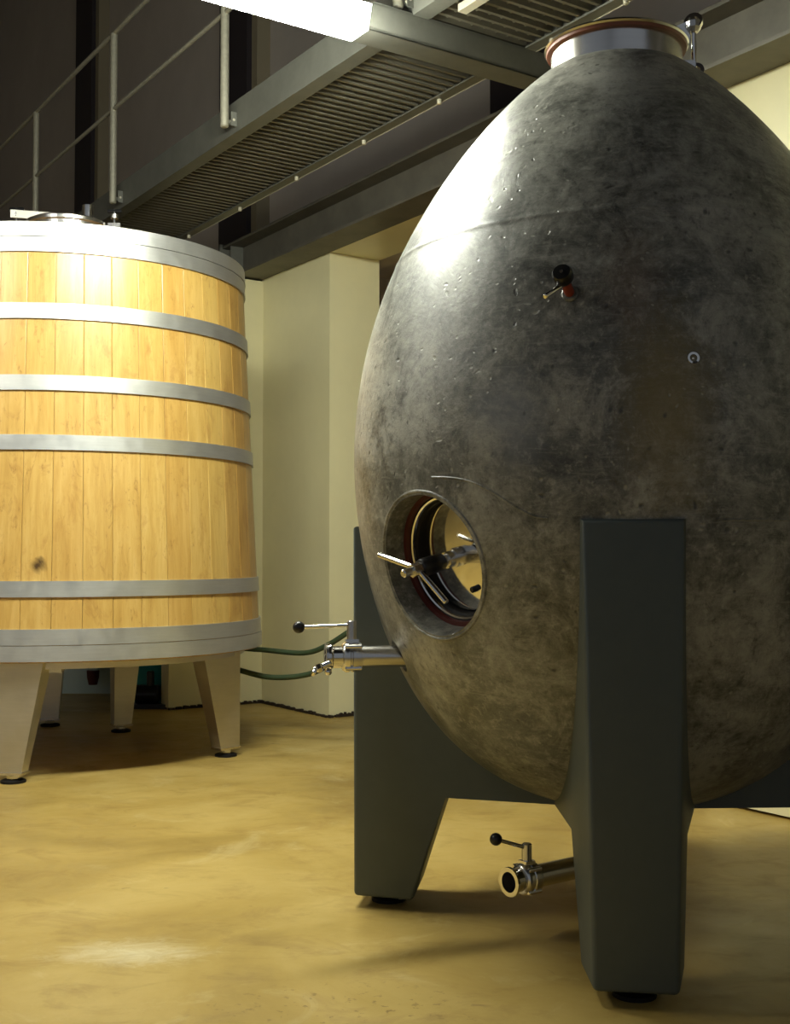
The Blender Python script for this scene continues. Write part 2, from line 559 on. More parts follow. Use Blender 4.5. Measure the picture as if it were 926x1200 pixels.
# ------------------------------------------------------------------ catwalk
GZ = 3.10
GA0, GA1 = 0.6, 9.6
A_IN, B_IN = 2.66, 3.15
cw = thing('catwalk', 'galvanised grating walkway with tube railing hung under the ceiling', 'walkway', B(5, 2.9, GZ))
bm = NB()                                     # channel on the near side
bbox(bm, GA0, GA1, A_IN - 0.075, A_IN, GZ - 0.012, GZ)
bbox(bm, GA0, GA1, A_IN - 0.075, A_IN - 0.066, GZ, GZ + 0.135)
bbox(bm, GA0, GA1, A_IN - 0.075, A_IN, GZ + 0.135, GZ + 0.147)
obj('channel_beam', bm, 'galv', cw, 0)
bm = NB()
bbox(bm, GA0, GA1, B_IN, B_IN + 0.055, GZ - 0.008, GZ)
bbox(bm, GA0, GA1, B_IN + 0.047, B_IN + 0.055, GZ, GZ + 0.08)
obj('edge_angle', bm, 'galv', cw, 0)
me = None
pitch = 0.056
XB = 3.815                                    # cross beam (E1)
n = int((GA1 - GA0) / pitch)
for i in range(n):
    a = GA0 + (i + 0.5) * pitch
    if me is None:
        bm = NB()
        box(bm, (0, 0, 0), E1, E2, UP, -0.008, 0.008, 0, B_IN - A_IN + 0.02, 0, 0.03)
        me = bpy.data.meshes.new('grating_bar'); bm.to_mesh(me); bm.free()
        me.materials.append(M['grate'])
    o = link_mesh('grating_bar', me, cw, B(a, A_IN - 0.01, GZ + 0.004) - cw.location)
me = None
for k in range(8):
    b = A_IN + 0.03 + k * (B_IN - A_IN - 0.06) / 7
    if me is None:
        bm = NB()
        box(bm, (0, 0, 0), E1, E2, UP, GA0, GA1, -0.004, 0.004, 0, 0.010)
        me = bpy.data.meshes.new('cross_rod'); bm.to_mesh(me); bm.free()
        me.materials.append(M['grate'])
    link_mesh('cross_rod', me, cw, E2 * b + UP * (GZ + 0.022) - cw.location)
bm = NB()
bbox(bm, XB - 0.065, XB + 0.065, 2.36, 3.645, 2.985, 2.995)
bbox(bm, XB - 0.006, XB + 0.006, 2.36, 3.645, 2.995, 3.085)
bbox(bm, XB - 0.065, XB + 0.065, 2.36, 3.645, 3.085, 3.095)
bbox(bm, XB - 0.065, XB - 0.058, 2.36, 3.645, 2.985, 3.09)
obj('cross_beam', bm, 'galv', cw, 0)
bm = NB()
bbox(bm, 3.42, 3.60, A_IN + 0.03, A_IN + 0.07, GZ - 0.03, GZ + 0.0)
obj('splice_plate', bm, 'boltm', cw, 0)
for a in (3.2, 3.62, 4.4, 5.05, 5.75, 6.45, 7.2):
    bm = NB(); rod(bm, B(a, B_IN + 0.03, GZ - 0.03), B(a, B_IN + 0.03, GZ + 0.004), 0.011, 10)
    obj('bolt', bm, 'boltm', cw)
# bright cut edge along the angle
bm = NB(); bbox(bm, GA0, GA1, B_IN + 0.055, B_IN + 0.058, GZ - 0.010, GZ - 0.004)
obj('edge_lip', bm, 'boltm', cw, 0)
# railing
PB = A_IN - 0.125
pos0 = 5.32
for k in range(-1, 5):
    a = pos0 + k * 1.54
    if a > GA1: break
    bm = NB(); rod(bm, B(a, PB, GZ + 0.01), B(a, PB, GZ + 1.05), 0.0215, 14)
    post = obj('railing_post', bm, 'rail', cw)
    bm = NB(); bbox(bm, a - 0.012, a + 0.012, PB + 0.018, A_IN - 0.075, GZ + 0.03, GZ + 0.05)
    bbox(bm, a - 0.035, a - 0.03, PB + 0.02, A_IN - 0.07, GZ + 0.015, GZ + 0.085)
    obj('bracket', bm, 'galv', post, 0)
    bm = NB(); rod(bm, B(a - 0.036, PB + 0.035, GZ + 0.045), B(a + 0.02, PB + 0.035, GZ + 0.045), 0.009, 8)
    obj('bracket_bolt', bm, 'boltm', post)
for z, nm in ((GZ + 1.05, 'handrail'), (GZ + 0.585, 'mid_rail')):
    bm = NB(); rod(bm, B(pos0 - 1.8, PB, z), B(GA1 + 1.2, PB, z), 0.012 if nm == 'mid_rail' else 0.014, 14)
    obj(nm, bm, 'rail', cw)

# ------------------------------------------------------------------ fluorescent lamps
def lamp(name, label, end, d, length, mat, zb, hang=3.5):
    """end: plan point of the far-left bottom corner; d: direction the fixture runs; w across"""
    w = Vector((-d.y, d.x, 0))
    if w.dot(E1) > 0: w = -w
    o = thing(name, label, 'lamp', end + d * length / 2 + UP * zb, 'fluorescent fittings')
    e = end + UP * zb
    bm = NB()
    pts = [e + w * 0.0, e + w * 0.115, e + w * 0.14 + UP * 0.085, e - w * 0.025 + UP * 0.085]
    prism(bm, [p + d * 0.02 for p in pts], d * (length - 0.04))
    obj('diffuser', bm, mat, o, 0)
    for s in (0, length - 0.02):
        bm = NB()
        prism(bm, [p + d * s for p in pts], d * 0.02)
        obj('end_cap', bm, mat, o, 0)
    bm = NB()
    prism(bm, [e - w * 0.03 + UP * 0.085, e + w * 0.145 + UP * 0.085, e + w * 0.135 + UP * 0.12, e - w * 0.02 + UP * 0.12], d * length)
    obj('housing', bm, 'lampbody', o, 0)
    for s in (0.18, length - 0.18):
        bm = NB(); rod(bm, e + w * 0.055 + d * s + UP * 0.115, e + w * 0.055 + d * s + UP * hang, 0.005, 8)
        obj('suspension_rod', bm, 'galv', o)
    return o
LE = Vector((-0.162, 4.36, 0))
lamp('fluorescent_lamp', 'glowing white fluorescent fitting beside the walkway cross beam', LE, -E2, 1.25, 'lamp', 2.90)
lamp('fluorescent_lamp_offscreen', 'glowing fluorescent fitting past the left side of the wooden vat', Vector((-2.3, 3.75, 0)), -E2, 1.25, 'lamp_l', 2.90)

# ------------------------------------------------------------------ concrete egg tank
EC = Vector((0.64, 3.41, 0))
egg = thing('egg_tank', 'dark concrete egg-shaped wine tank on four grey painted legs', 'tank', EC)
EGG_C = (0.4963, -0.0828, -0.0065, -0.1557, 0.0585)      # radius^2 = (z-z0)(z1-z) * polynomial
def egg_f(z):
    q = sum(c * (z - 1.2) ** k for k, c in enumerate(EGG_C))
    return math.sqrt(max((z - 0.29) * (2.46 - z) * q, 0))
def dense_profile(n=200):
    out = [(0.29, 0.0)]
    for k in range(1, 14):
        z = 0.29 + 0.05 * (k / 14) ** 2
        out.append((z, egg_f(z)))
    for k in range(n):
        z = 0.34 + (2.3759 - 0.34) * k / (n - 1)
        out.append((z, egg_f(z)))
    return out
DP = dense_profile()
def egg_r(z):
    for (z0, r0), (z1, r1) in zip(DP, DP[1:]):
        if z0 <= z <= z1: return r0 + (r1 - r0) * (z - z0) / max(z1 - z0, 1e-9)
    return 0.0
def egg_point(deg, z, off=0.0):
    r = egg_r(z)
    s = (egg_r(z + 0.01) - egg_r(z - 0.01)) / 0.02
    d = Vector((math.cos(R(deg)), math.sin(R(deg)), 0))
    n = (d - UP * s).normalized()
    return EC + d * r + UP * z + n * off, n
prof2 = []
for z, r in DP:
    for zs, w, h in ((1.815, 0.007, 0.0018),):
        r += h * math.exp(-((z - zs) / w) ** 2)
    prof2.append((z, r))
extra = []
for q in range(13):
    z = 1.815 + (q - 6) * 0.003
    extra.append((z, egg_r(z) + 0.0018 * math.exp(-((z - 1.815) / 0.007) ** 2)))
prof2 = sorted([p for p in prof2 if abs(p[0] - 1.815) > 0.02] + extra)
prof2[0] = (prof2[0][0], 0.0)
prof2 += [(2.3759, 0.0)]
bm = NB()
lathe(bm, prof2, EC, (0, 0, 1), 160, False)
body = obj('egg_body', bm, 'concrete', egg)
# manhole and outlet recesses are cut out of the concrete
MD, MZ = -141.3, 0.970
MS, _n = egg_point(MD, MZ)
_hd = Vector((math.cos(R(MD)), math.sin(R(MD)), 0))
MX = (_hd * math.cos(R(13)) - UP * math.sin(R(13))).normalized()      # outward axis of the manhole
VD, VZ = -167.0, 0.724
VX = Vector((-0.985, -0.17, 0)).normalized()
VS = EC + Vector((math.cos(R(VD)), math.sin(R(VD)), 0)) * 0.60 + UP * VZ
def cut(target, bm):
    bmesh.ops.recalc_face_normals(bm, faces=bm.faces[:])
    bmesh.ops.translate(bm, verts=bm.verts[:], vec=-EC)
    me = bpy.data.meshes.new('cutter'); bm.to_mesh(me); bm.free()
    c = bpy.data.objects.new('cutter', me); COL.objects.link(c); c.location = EC
    md = target.modifiers.new('cut', 'BOOLEAN'); md.operation = 'DIFFERENCE'; md.solver = 'EXACT'; md.object = c
    bpy.context.view_layer.update()
    dg = bpy.context.evaluated_depsgraph_get()
    nm = bpy.data.meshes.new_from_object(target.evaluated_get(dg))
    target.modifiers.clear()
    old = target.data
    target.data = nm
    nm.name = 'egg_body'
    bpy.data.meshes.remove(old)
    bpy.data.objects.remove(c)
    bpy.data.meshes.remove(me)
bm = NB(); lathe(bm, [(-0.215, 0.165), (-0.06, 0.176), (0.20, 0.192)], MS, MX, 96); cut(body, bm)
bm = NB(); lathe(bm, [(-0.25, 0.043), (0.2, 0.043)], VS, VX, 48); cut(body, bm)
body.data.shade_smooth(); body.data.set_sharp_from_angle(angle=R(40))

# casting seam: a low ridge that swings up round the manhole
bm = NB()
seam = []
for k in range(60):
    deg = -113 - k * 0.42
    z = 1.083 + 0.105 * (1 - math.exp(-(k / 26.0) ** 2))
    seam.append(egg_point(deg, z, -0.0012)[0])
sweep(bm, seam[::3], 0.0035, 8)
obj('casting_seam', bm, 'concrete', egg)
bm = NB()
sweep(bm, [egg_point(-84 + k * 2.0, 1.078, -0.0015)[0] for k in range(24)], 0.0035, 8)
obj('casting_seam', bm, 'concrete', egg)
# lip round the manhole mouth
bm = NB()
a, u, v = frame(MX)
lip = []
for k in range(49):
    th = 2 * math.pi * k / 48
    p0 = MS + (u * math.cos(th) + v * math.sin(th)) * 0.1875
    best = None
    for q in range(-90, 60):
        p = p0 + MX * (q * 0.002)
        rr = (p - EC); rr.z = 0
        if rr.length <= egg_r(p.z): best = p
    lip.append(best)
rings = []
for i, p in enumerate(lip[:-1]):
    tg = (lip[i + 1] - lip[i - 1 if i else 47]).normalized()
    uu = tg.cross(MX).normalized(); vv = uu.cross(tg)
    rings.append([bm.verts.new(p + (uu * math.cos(2 * math.pi * k / 8) + vv * math.sin(2 * math.pi * k / 8)) * 0.0045) for k in range(8)])
for i in range(48):
    p, q = rings[i], rings[(i + 1) % 48]
    for k in range(8):
        bm.faces.new((p[k], p[(k + 1) % 8], q[(k + 1) % 8], q[k]))
obj('manhole_lip', bm, 'concrete', egg)

# manway door
md_ = NB()
lathe(md_, [(-0.205, 0.146), (-0.128, 0.146), (-0.124, 0.142), (-0.118, 0.07), (-0.116, 0.0)], MS, MX, 64, False)
door = obj('manway_door', md_, 'polish', egg)
bm = NB(); ringlathe(bm, [(-0.21, 0.147), (-0.106, 0.147), (-0.100, 0.154), (-0.092, 0.163), (-0.092, 0.1725), (-0.21, 0.1725)], MS, MX, 64); obj('door_gasket', bm, 'rubber', door)
bm = NB(); ringlathe(bm, [(-0.092, 0.1625), (-0.080, 0.1635), (-0.080, 0.1745), (-0.092, 0.1745)], MS, MX, 64); obj('gasket_ring', bm, 'red', door)
bm = NB(); ringlathe(bm, [(-0.100, 0.152), (-0.094, 0.154), (-0.092, 0.158), (-0.097, 0.160), (-0.102, 0.158)], MS, MX, 64); obj('clamp_ring', bm, 'polish', door)
bm = NB(); rod(bm, MS - MX * 0.12, MS + MX * 0.075, 0.0105, 20); sp = obj('spindle', bm, 'steel', door)
bm = NB(); lathe(bm, [(-0.125, 0.021), (-0.112, 0.021), (-0.112, 0.025), (-0.09, 0.025), (-0.09, 0.021), (-0.068, 0.021), (-0.068, 0.016), (-0.05, 0.016)], MS, MX, 28); obj('spindle_nut', bm, 'steel', door)
bm = NB(); lathe(bm, [(-0.055, 0.0205), (-0.050, 0.023), (0.010, 0.023), (0.016, 0.0205)], MS, MX, 28); obj('handle_hub', bm, 'black', door)
bm = NB(); lathe(bm, [(0.016, 0.017), (0.045, 0.017)], MS, MX, 8); obj('hub_nut', bm, 'steel', door, 20)
hh = Vector((-_hd.y, _hd.x, 0)); vv = hh.cross(MX)
if vv.z < 0: vv = -vv
if hh.x < 0: hh = -hh
for ang, L in ((166, 0.150), (-44, 0.118)):
    d = hh * math.cos(R(ang)) + vv * math.sin(R(ang))
    bm = NB(); rod(bm, MS + MX * 0.024 + d * 0.012, MS + MX * 0.024 + d * L, 0.0075, 14)
    obj('handle_arm', bm, 'polish', door)
bm = NB(); box(bm, MS - MX * 0.105, MX, hh, vv, -0.016, 0.012, -0.02, 0.150, -0.012, 0.012); obj('strongback', bm, 'steel', door, 0, 0.003)
bm = NB(); rod(bm, MS - MX * 0.13 + hh * 0.035 - vv * 0.085, MS - MX * 0.105 + hh * 0.035 - vv * 0.085, 0.008, 12); obj('door_screw', bm, 'black', door)

# neck, gasket, lid and clamp
bm = NB(); lathe(bm, [(2.33, 0.187), (2.452, 0.187)], EC, UP, 72); neck = obj('neck_collar', bm, 'steel', egg)
bm = NB(); ringlathe(bm, [(2.447, 0.187), (2.447, 0.199), (2.4555, 0.201), (2.4555, 0.187)], EC, UP, 72); obj('neck_gasket', bm, 'copper', neck)
bm = NB(); lathe(bm, [(2.455, 0.15), (2.455, 0.203), (2.460, 0.2065), (2.466, 0.203), (2.468, 0.19), (2.49, 0.12), (2.495, 0.0)], EC, UP, 72, False); lid = obj('neck_lid', bm, 'steel', egg)
cdir = Vector((math.cos(R(-4)), math.sin(R(-4)), 0)); cs = Vector((-cdir.y, cdir.x, 0))
bm = NB(); box(bm, EC + UP * 2.40, cdir, cs, UP, 0.186, 0.225, -0.012, 0.012, -0.02, 0.02); clamp = obj('clamp_lug', bm, 'steel', neck, 0, 0.003)
bm = NB(); rod(bm, EC + cdir * 0.222 + UP * 2.385, EC + cdir * 0.222 + UP * 2.545, 0.007, 12); obj('clamp_bolt', bm, 'polish', neck)
bm = NB(); lathe(bm, [(0, 0.014), (0.012, 0.022), (0.03, 0.022), (0.042, 0.014)], EC + cdir * 0.222 + UP * 2.505, UP, 8); obj('clamp_nut', bm, 'steel', neck, 20)
bm = NB(); ringlathe(bm, [(-0.008, 0.013), (-0.008, 0.024), (0.008, 0.024), (0.008, 0.013)], EC + cdir * 0.228 + UP * 2.39, Vector((-0.3, -1, 0.1)), 20); obj('clamp_eye', bm, 'polish', neck)
bm = NB(); ringlathe(bm, [(-0.007, 0.014), (-0.007, 0.027), (0.007, 0.027), (0.007, 0.014)], EC + cdir * 0.222 + UP * 2.535, Vector((-0.5, -1, 0.2)), 20); obj('clamp_handle', bm, 'polish', neck)
bm = NB(); prism(bm, [EC + cdir * 0.11 + UP * 2.498, EC + cdir * 0.21 + UP * 2.475, EC + cdir * 0.218 + UP * 2.545], cs * 0.006); obj('lid_bracket', bm, 'polish', lid, 0)

# stand: four plates meeting in a cross under the egg
SR = 0.752
def stand_leg(deg):
    d = Vector((math.cos(R(deg)), math.sin(R(deg)), 0)); s = Vector((-d.y, d.x, 0))
    zb, zt = 0.032, 1.08
    w = lambda r, z: 0.0935 + 0.021 * (z - zb) / (zt - zb) + (SR - r) * 0.15
    side = [(SR, zb), (SR, zt), (0.30, zt), (0.06, 0.50), (0.06, 0.325), (0.485, 0.325), (0.58, zb)]
    bm = NB()
    L = [bm.verts.new(EC + d * r + s * w(r, z) + UP * z) for r, z in side]
    Q = [bm.verts.new(EC + d * r - s * w(r, z) + UP * z) for r, z in side]
    n = len(side)
    bm.faces.new(L); bm.faces.new(Q[::-1])
    fl = []
    for i in range(n):
        j = (i + 1) % n
        fl.append(bm.faces.new((L[i], Q[i], Q[j], L[j])))
    bmesh.ops.recalc_face_normals(bm, faces=bm.faces[:])
    es = [e for e in bm.edges if all(((v.co - EC).xy.length > 0.5) for v in e.verts)]
    bmesh.ops.bevel(bm, geom=es, offset=0.012, segments=3, affect='EDGES', profile=0.5)
    lg = obj('leg', bm, 'stand', egg)
    bm = NB()
    fc = EC + d * 0.665
    lathe(bm, [(0, 0.050), (0.010, 0.050), (0.014, 0.040), (0.014, 0.018), (0.036, 0.018)], fc, UP, 28)
    ft = obj('levelling_foot', bm, 'rubber', lg)
    bm = NB(); lathe(bm, [(0.016, 0.026), (0.027, 0.026)], fc, UP, 6); obj('foot_nut', bm, 'steel', ft, 20)
    bm = NB(); lathe(bm, [(0.013, 0.012), (0.027, 0.012)], fc - d * 0.04 + Vector((-d.y, d.x, 0)) * 0.03, UP, 10); obj('foot_screw', bm, 'steel', ft, 20)
for k in range(4):
    stand_leg(-98.3 + 90 * k)

# butterfly valves with ball-ended levers
def valve(parent, start, ax, plen, lever_dir, pipe_mat, extra_union=False, stem_h=0.075):
    """pipe from start along ax for plen, then clamp flanges, body, open liner"""
    ax = Vector(ax).normalized()
    bm = NB(); lathe(bm, [(0, 0.0295), (plen, 0.0295)], start, ax, 32); p = obj('outlet_pipe', bm, pipe_mat, parent)
    e = start + ax * plen
    bm = NB(); lathe(bm, [(-0.006, 0.030), (-0.004, 0.040), (0.010, 0.0415), (0.020, 0.0415), (0.022, 0.0385), (0.026, 0.0385), (0.028, 0.0415), (0.038, 0.0415), (0.046, 0.036), (0.048, 0.031)], e, ax, 40)
    vb = obj('valve_body', bm, 'steel', p)
    bm = NB(); ringlathe(bm, [(0.046, 0.0265), (0.085, 0.0265), (0.085, 0.0375), (0.079, 0.039), (0.072, 0.030), (0.046, 0.030)], e, ax, 40)
    obj('valve_liner', bm, 'polish', p)
    bm = NB(); lathe(bm, [(0.047, 0.0268), (0.052, 0.0268)], e, ax, 32); obj('valve_disc', bm, 'rubber', p)
    sd = ax.cross(UP).normalized()
    for q in range(4):
        th = R(45 + 90 * q)
        c = e + (sd * math.cos(th) + UP * math.sin(th)) * 0.041
        bm = NB(); rod(bm, c - ax * 0.004, c + ax * 0.042, 0.0062, 10); obj('clamp_screw', bm, 'polish', p)
    st = e + ax * 0.020
    bm = NB(); rod(bm, st + UP * 0.036, st + UP * (0.036 + stem_h), 0.0135, 16, 0.1); obj('valve_stem', bm, 'steel', p)
    bm = NB(); box(bm, st, ax, sd, UP, -0.017, 0.017, -0.016, 0.016, 0.034, 0.048); obj('stem_clamp', bm, 'polish', p, 0, 0.003)
    top = st + UP * (0.036 + stem_h * 0.78)
    ld = Vector(lever_dir).normalized(); L = Vector(lever_dir).length
    bm = NB(); rod(bm, top, top + ld * L, 0.0052, 12); obj('lever', bm, 'polish', p)
    bm = NB(); sphere(bm, top + ld * (L + 0.008), 0.0165); obj('lever_knob', bm, 'black', p)
    if extra_union:
        c = e + ax * 0.082
        bm = NB(); ringlathe(bm, [(0, 0.020), (0, 0.037), (0.010, 0.037), (0.010, 0.020)], c + UP * 0.0, ax, 32); obj('clamp_band', bm, 'steel', p)
        q0 = c + sd * 0.036 * (1 if sd.y < 0 else -1) - UP * 0.012
        q1 = q0 + ax * 0.045 - UP * 0.020
        bm = NB(); rod(bm, q0, q1, 0.0085, 12); obj('wing_screw', bm, 'polish', p)
        bm = NB(); lathe(bm, [(0, 0.008), (0.006, 0.013), (0.016, 0.013), (0.022, 0.008)], q0 + (q1 - q0) * 0.45, q1 - q0, 6); obj('wing_nut', bm, 'polish', p, 20)
        wq = (q1 - q0).cross(UP).normalized()
        bm = NB(); rod(bm, q1 - wq * 0.024 , q1 + wq * 0.024 - UP * 0.012, 0.006, 10); obj('wing_bar', bm, 'polish', p)
        bm = NB(); sphere(bm, q0 - UP * 0.024 + ax * 0.006, 0.010, 14, 8); obj('clamp_ball', bm, 'polish', p)
    return p
valve(egg, VS - VX * 0.05, VX, 0.205, Vector((-0.135, -0.01, -0.004)), M['steel'], True, 0.062)
BD = Vector((math.cos(R(-143)), math.sin(R(-143)), 0))
bs = EC + UP * 0.145
bm = NB(); rod(bm, EC + UP * 0.30, bs - UP * 0.03, 0.034, 24, 0.05); obj('drain_pipe', bm, 'steel', egg)
valve(egg, bs, BD, 0.345, Vector((-0.080, -0.055, 0.034)), M['steel'], False, 0.056)

# sampling tap
TP, TN = egg_point(-109.3, 1.601)
bm = NB(); lathe(bm, [(-0.01, 0.020), (0.003, 0.020), (0.006, 0.016)], TP, TN, 24); tp = obj('tap_seat', bm, 'concrete', egg)
td = (TN + UP * 0.16 + Vector((-0.05, 0, 0))).normalized()
bm = NB(); rod(bm, TP - td * 0.005, TP + td * 0.062, 0.0115, 20); obj('tap_sleeve', bm, 'tapred', tp)
bm = NB(); lathe(bm, [(0.055, 0.010), (0.058, 0.020), (0.064, 0.0235), (0.082, 0.0235), (0.088, 0.020), (0.089, 0.0)], TP, td, 32, False); obj('tap_knob', bm, 'black', tp)
bm = NB(); lathe(bm, [(0.086, 0.0045), (0.0905, 0.0045)], TP, td, 16); obj('tap_pin', bm, 'steel', tp)
bm = NB(); rod(bm, TP + td * 0.045, TP + td * 0.045 + Vector((-0.052, -0.035, -0.040)), 0.0065, 14); obj('tap_spout', bm, 'polish', tp)

# threaded thermometer socket
IP, IN_ = egg_point(-87.8, 1.440)
bm = NB(); ringlathe(bm, [(-0.012, 0.0085), (0.004, 0.0085), (0.005, 0.0135), (-0.012, 0.0140)], IP, IN_, 28); so = obj('sensor_socket', bm, 'polish', egg)
bm = NB(); lathe(bm, [(-0.011, 0.0084), (-0.006, 0.0084)], IP, IN_, 20); obj('socket_plug', bm, 'black', so)
bm = NB(); rod(bm, IP - IN_ * 0.007, IP + IN_ * 0.001, 0.003, 10); obj('socket_pin', bm, 'steel', so)

# ------------------------------------------------------------------ wooden vat
VC = Vector((-1.68, 6.16, 0))
vat = thing('wooden_vat', 'large upright oak fermentation vat with steel hoops on steel legs', 'vat', VC)
ZB, ZT = 0.530, 2.47
def vr(z): return 0.98 - 0.10 * (z - 0.53) / 1.957
NS = 46
half = math.pi / NS
bm = NB()
angs = [-half + 0.0007, -half + 0.004, -half * 0.33, half * 0.33, half - 0.004, half - 0.0007]
rows_o, rows_i = [], []
for z in (ZB, 0.9, 1.3, 1.7, 2.1, ZT):
    rows_o.append([bm.verts.new(((vr(z) - (0.0014 if i in (0, 5) else 0)) * math.cos(a), (vr(z) - (0.0014 if i in (0, 5) else 0)) * math.sin(a), z)) for i, a in enumerate(angs)])
    rows_i.append([bm.verts.new(((vr(z) - 0.05) * math.cos(a), (vr(z) - 0.05) * math.sin(a), z)) for a in (angs[0], angs[-1])])
for k in range(5):
    o0, o1, i0, i1 = rows_o[k], rows_o[k + 1], rows_i[k], rows_i[k + 1]
    for q in range(5): bm.faces.new((o0[q], o0[q + 1], o1[q + 1], o1[q]))
    bm.faces.new((i0[0], o0[0], o1[0], i1[0])); bm.faces.new((o0[5], i0[1], i1[1], o1[5])); bm.faces.new((i0[1], i0[0], i1[0], i1[1]))
bm.faces.new(rows_o[0][::-1] + [rows_i[0][0], rows_i[0][1]]); bm.faces.new(rows_o[-1] + [rows_i[-1][1], rows_i[-1][0]])
bmesh.ops.recalc_face_normals(bm, faces=bm.faces[:])
sme = bpy.data.meshes.new('stave'); bm.to_mesh(sme); bm.free()
sme.shade_smooth(); sme.set_sharp_from_angle(angle=R(10)); sme.materials.append(M['wood'])
sme2 = sme.copy(); sme2.name = 'knotty_stave'; sme2.materials.clear(); sme2.materials.append(M['wood_knot'])
knot_deg = -83.0
for k in range(NS):
    o = link_mesh('stave', sme2 if k == 0 else sme, vat)
    o.rotation_euler = (0, 0, R(knot_deg) + 2 * math.pi * k / NS)
def hoop(z0, z1, out=0.009):
    bm = NB()
    t = 0.010
    ringlathe(bm, [(z0, vr(z0) + out - t), (z0, vr(z0) + out), (z1, vr(z1) + out), (z1, vr(z1) + out - t)], VC, UP, 144)
    return obj('hoop', bm, 'hoop', vat)
hoop(2.419, 2.485, 0.012); hoop(2.350, 2.417)
hoop(2.047, 2.117); hoop(1.726, 1.794); hoop(1.461, 1.528); hoop(0.815, 0.885)
hoop(0.607, 0.676); hoop(0.536, 0.604, 0.012)
bm = NB(); lathe(bm, [(2.40, 0.0), (2.40, vr(2.4) - 0.045), (2.455, vr(2.4) - 0.045), (2.50, 0.45), (2.505, 0.0)], VC, UP, 64, False); obj('vat_head', bm, 'wood_head', vat)
bm = NB(); lathe(bm, [(0.54, 0.0), (0.54, vr(0.54) - 0.045), (0.58, vr(0.54) - 0.045), (0.58, 0.0)], VC, UP, 64, False); obj('vat_bottom', bm, 'wood_head', vat)
bm = NB(); ringlathe(bm, [(0.496, 0.78), (0.496, 0.90), (0.541, 0.90), (0.541, 0.78)], VC, UP, 96); obj('base_ring', bm, 'vatleg', vat)
for (a, s0, s1) in ((10, -0.85, 0.85), (100, -0.85, 0.85)):
    d = Vector((math.cos(R(a)), math.sin(R(a)), 0)); s = Vector((-d.y, d.x, 0))
    bm = NB(); box(bm, VC, d, s, UP, s0, s1, -0.05, 0.05, 0.475, 0.541); obj('base_beam', bm, 'vatleg', vat, 0)
def vat_leg(px, py, deg, mir, wt=0.20, wb=0.105, dt=0.10, db=0.07):
    n = Vector((math.cos(R(deg)), math.sin(R(deg)), 0)); s = Vector((-n.y, n.x, 0)) * mir
    c = Vector((px, py, 0))
    zt, zb = 0.530, 0.045
    bm = NB()
    # vertical edge at s=0, slanted edge on the +s side
    q = lambda a, b, z: bm.verts.new(c + s * a - n * b + UP * z)
    t = [q(0, 0, zt), q(wt, 0, zt), q(wt, dt, zt), q(0, dt, zt)]
    b = [q(0, 0, zb), q(wb, 0, zb), q(wb, db, zb), q(0, db, zb)]
    bm.faces.new(t); bm.faces.new(b[::-1])
    for i in range(4):
        j = (i + 1) % 4
        bm.faces.new((t[i], b[i], b[j], t[j]))
    lg = obj('leg', bm, 'vatleg', vat, 0, 0.004)
    bm = NB(); box(bm, c, s, -n, UP, -0.004, wb + 0.004, -0.004, db + 0.004, 0.036, 0.047); obj('leg_plate', bm, 'steel', lg, 0)
    fc = c + s * wb * 0.5 - n * db * 0.5
    bm = NB(); lathe(bm, [(0, 0.055), (0.010, 0.055), (0.014, 0.045), (0.016, 0.02), (0.038, 0.02)], fc, UP, 28); ft = obj('levelling_foot', bm, 'rubber', lg)
    bm = NB(); lathe(bm, [(0.018, 0.028), (0.032, 0.028)], fc, UP, 6); obj('foot_nut', bm, 'steel', ft, 20)
vat_leg(-1.735, 5.262, -97, 1)
vat_leg(-0.775, 6.00, -42, -1, 0.235, 0.12)
vat_leg(-1.575, 6.74, -60, 1, 0.16, 0.10)
vat_leg(-2.06, 6.98, -80, 1, 0.14, 0.10)
vat_leg(-2.56, 6.1, 175, 1)
# steel lid with clamp bar, vent stub and swing bolts on the vat head
LC = VC + Vector((0.07, -0.34, 0))
bm = NB(); lathe(bm, [(2.44, 0.185), (2.60, 0.185), (2.605, 0.20), (2.62, 0.20), (2.635, 0.17), (2.652, 0.10), (2.658, 0.0)], LC, UP, 48, False); vl = obj('hatch_lid', bm, 'steel', vat)
bm = NB(); rod(bm, LC + Vector((0.115, -0.06, 2.62)), LC + Vector((0.115, -0.06, 2.70)), 0.028, 24, 0.05); obj('vent_stub', bm, 'polish', vl)
for (dx, top) in ((-0.245, 2.70), (0.235, 2.69)):
    b0 = LC + Vector((dx, -0.02, 0))
    bm = NB(); rod(bm, b0 + UP * 2.45, b0 + UP * top, 0.008, 12); sb = obj('swing_bolt', bm, 'polish', vl)
    bm = NB(); rod(bm, b0 + Vector((-0.035, 0, top - 0.008)), b0 + Vector((0.035, 0, top - 0.008)), 0.009, 10); obj('bolt_wing', bm, 'black', sb)
    bm = NB(); lathe(bm, [(0, 0.02), (0.02, 0.02)], b0 + UP * (top - 0.045), UP, 12); obj('bolt_washer', bm, 'steel', sb)
    bm = NB(); box(bm, b0, Vector((1, 0, 0)), Vector((0, 1, 0)), UP, -0.03, 0.05 if dx < 0 else 0.03, -0.012, 0.012, 2.60, 2.622); obj('bolt_lug', bm, 'steel', sb, 0)
p0 = LC + Vector((-0.27, -0.03, 2.655)); p1 = LC + Vector((-0.02, 0.0, 2.645))
dd = (p1 - p0).normalized(); sd = dd.cross(UP).normalized()
bm = NB(); box(bm, p0, dd, sd, UP, 0, (p1 - p0).length, -0.012, 0.012, -0.008, 0.030); obj('clamp_bar', bm, 'vatleg', vl, 0, 0.002)

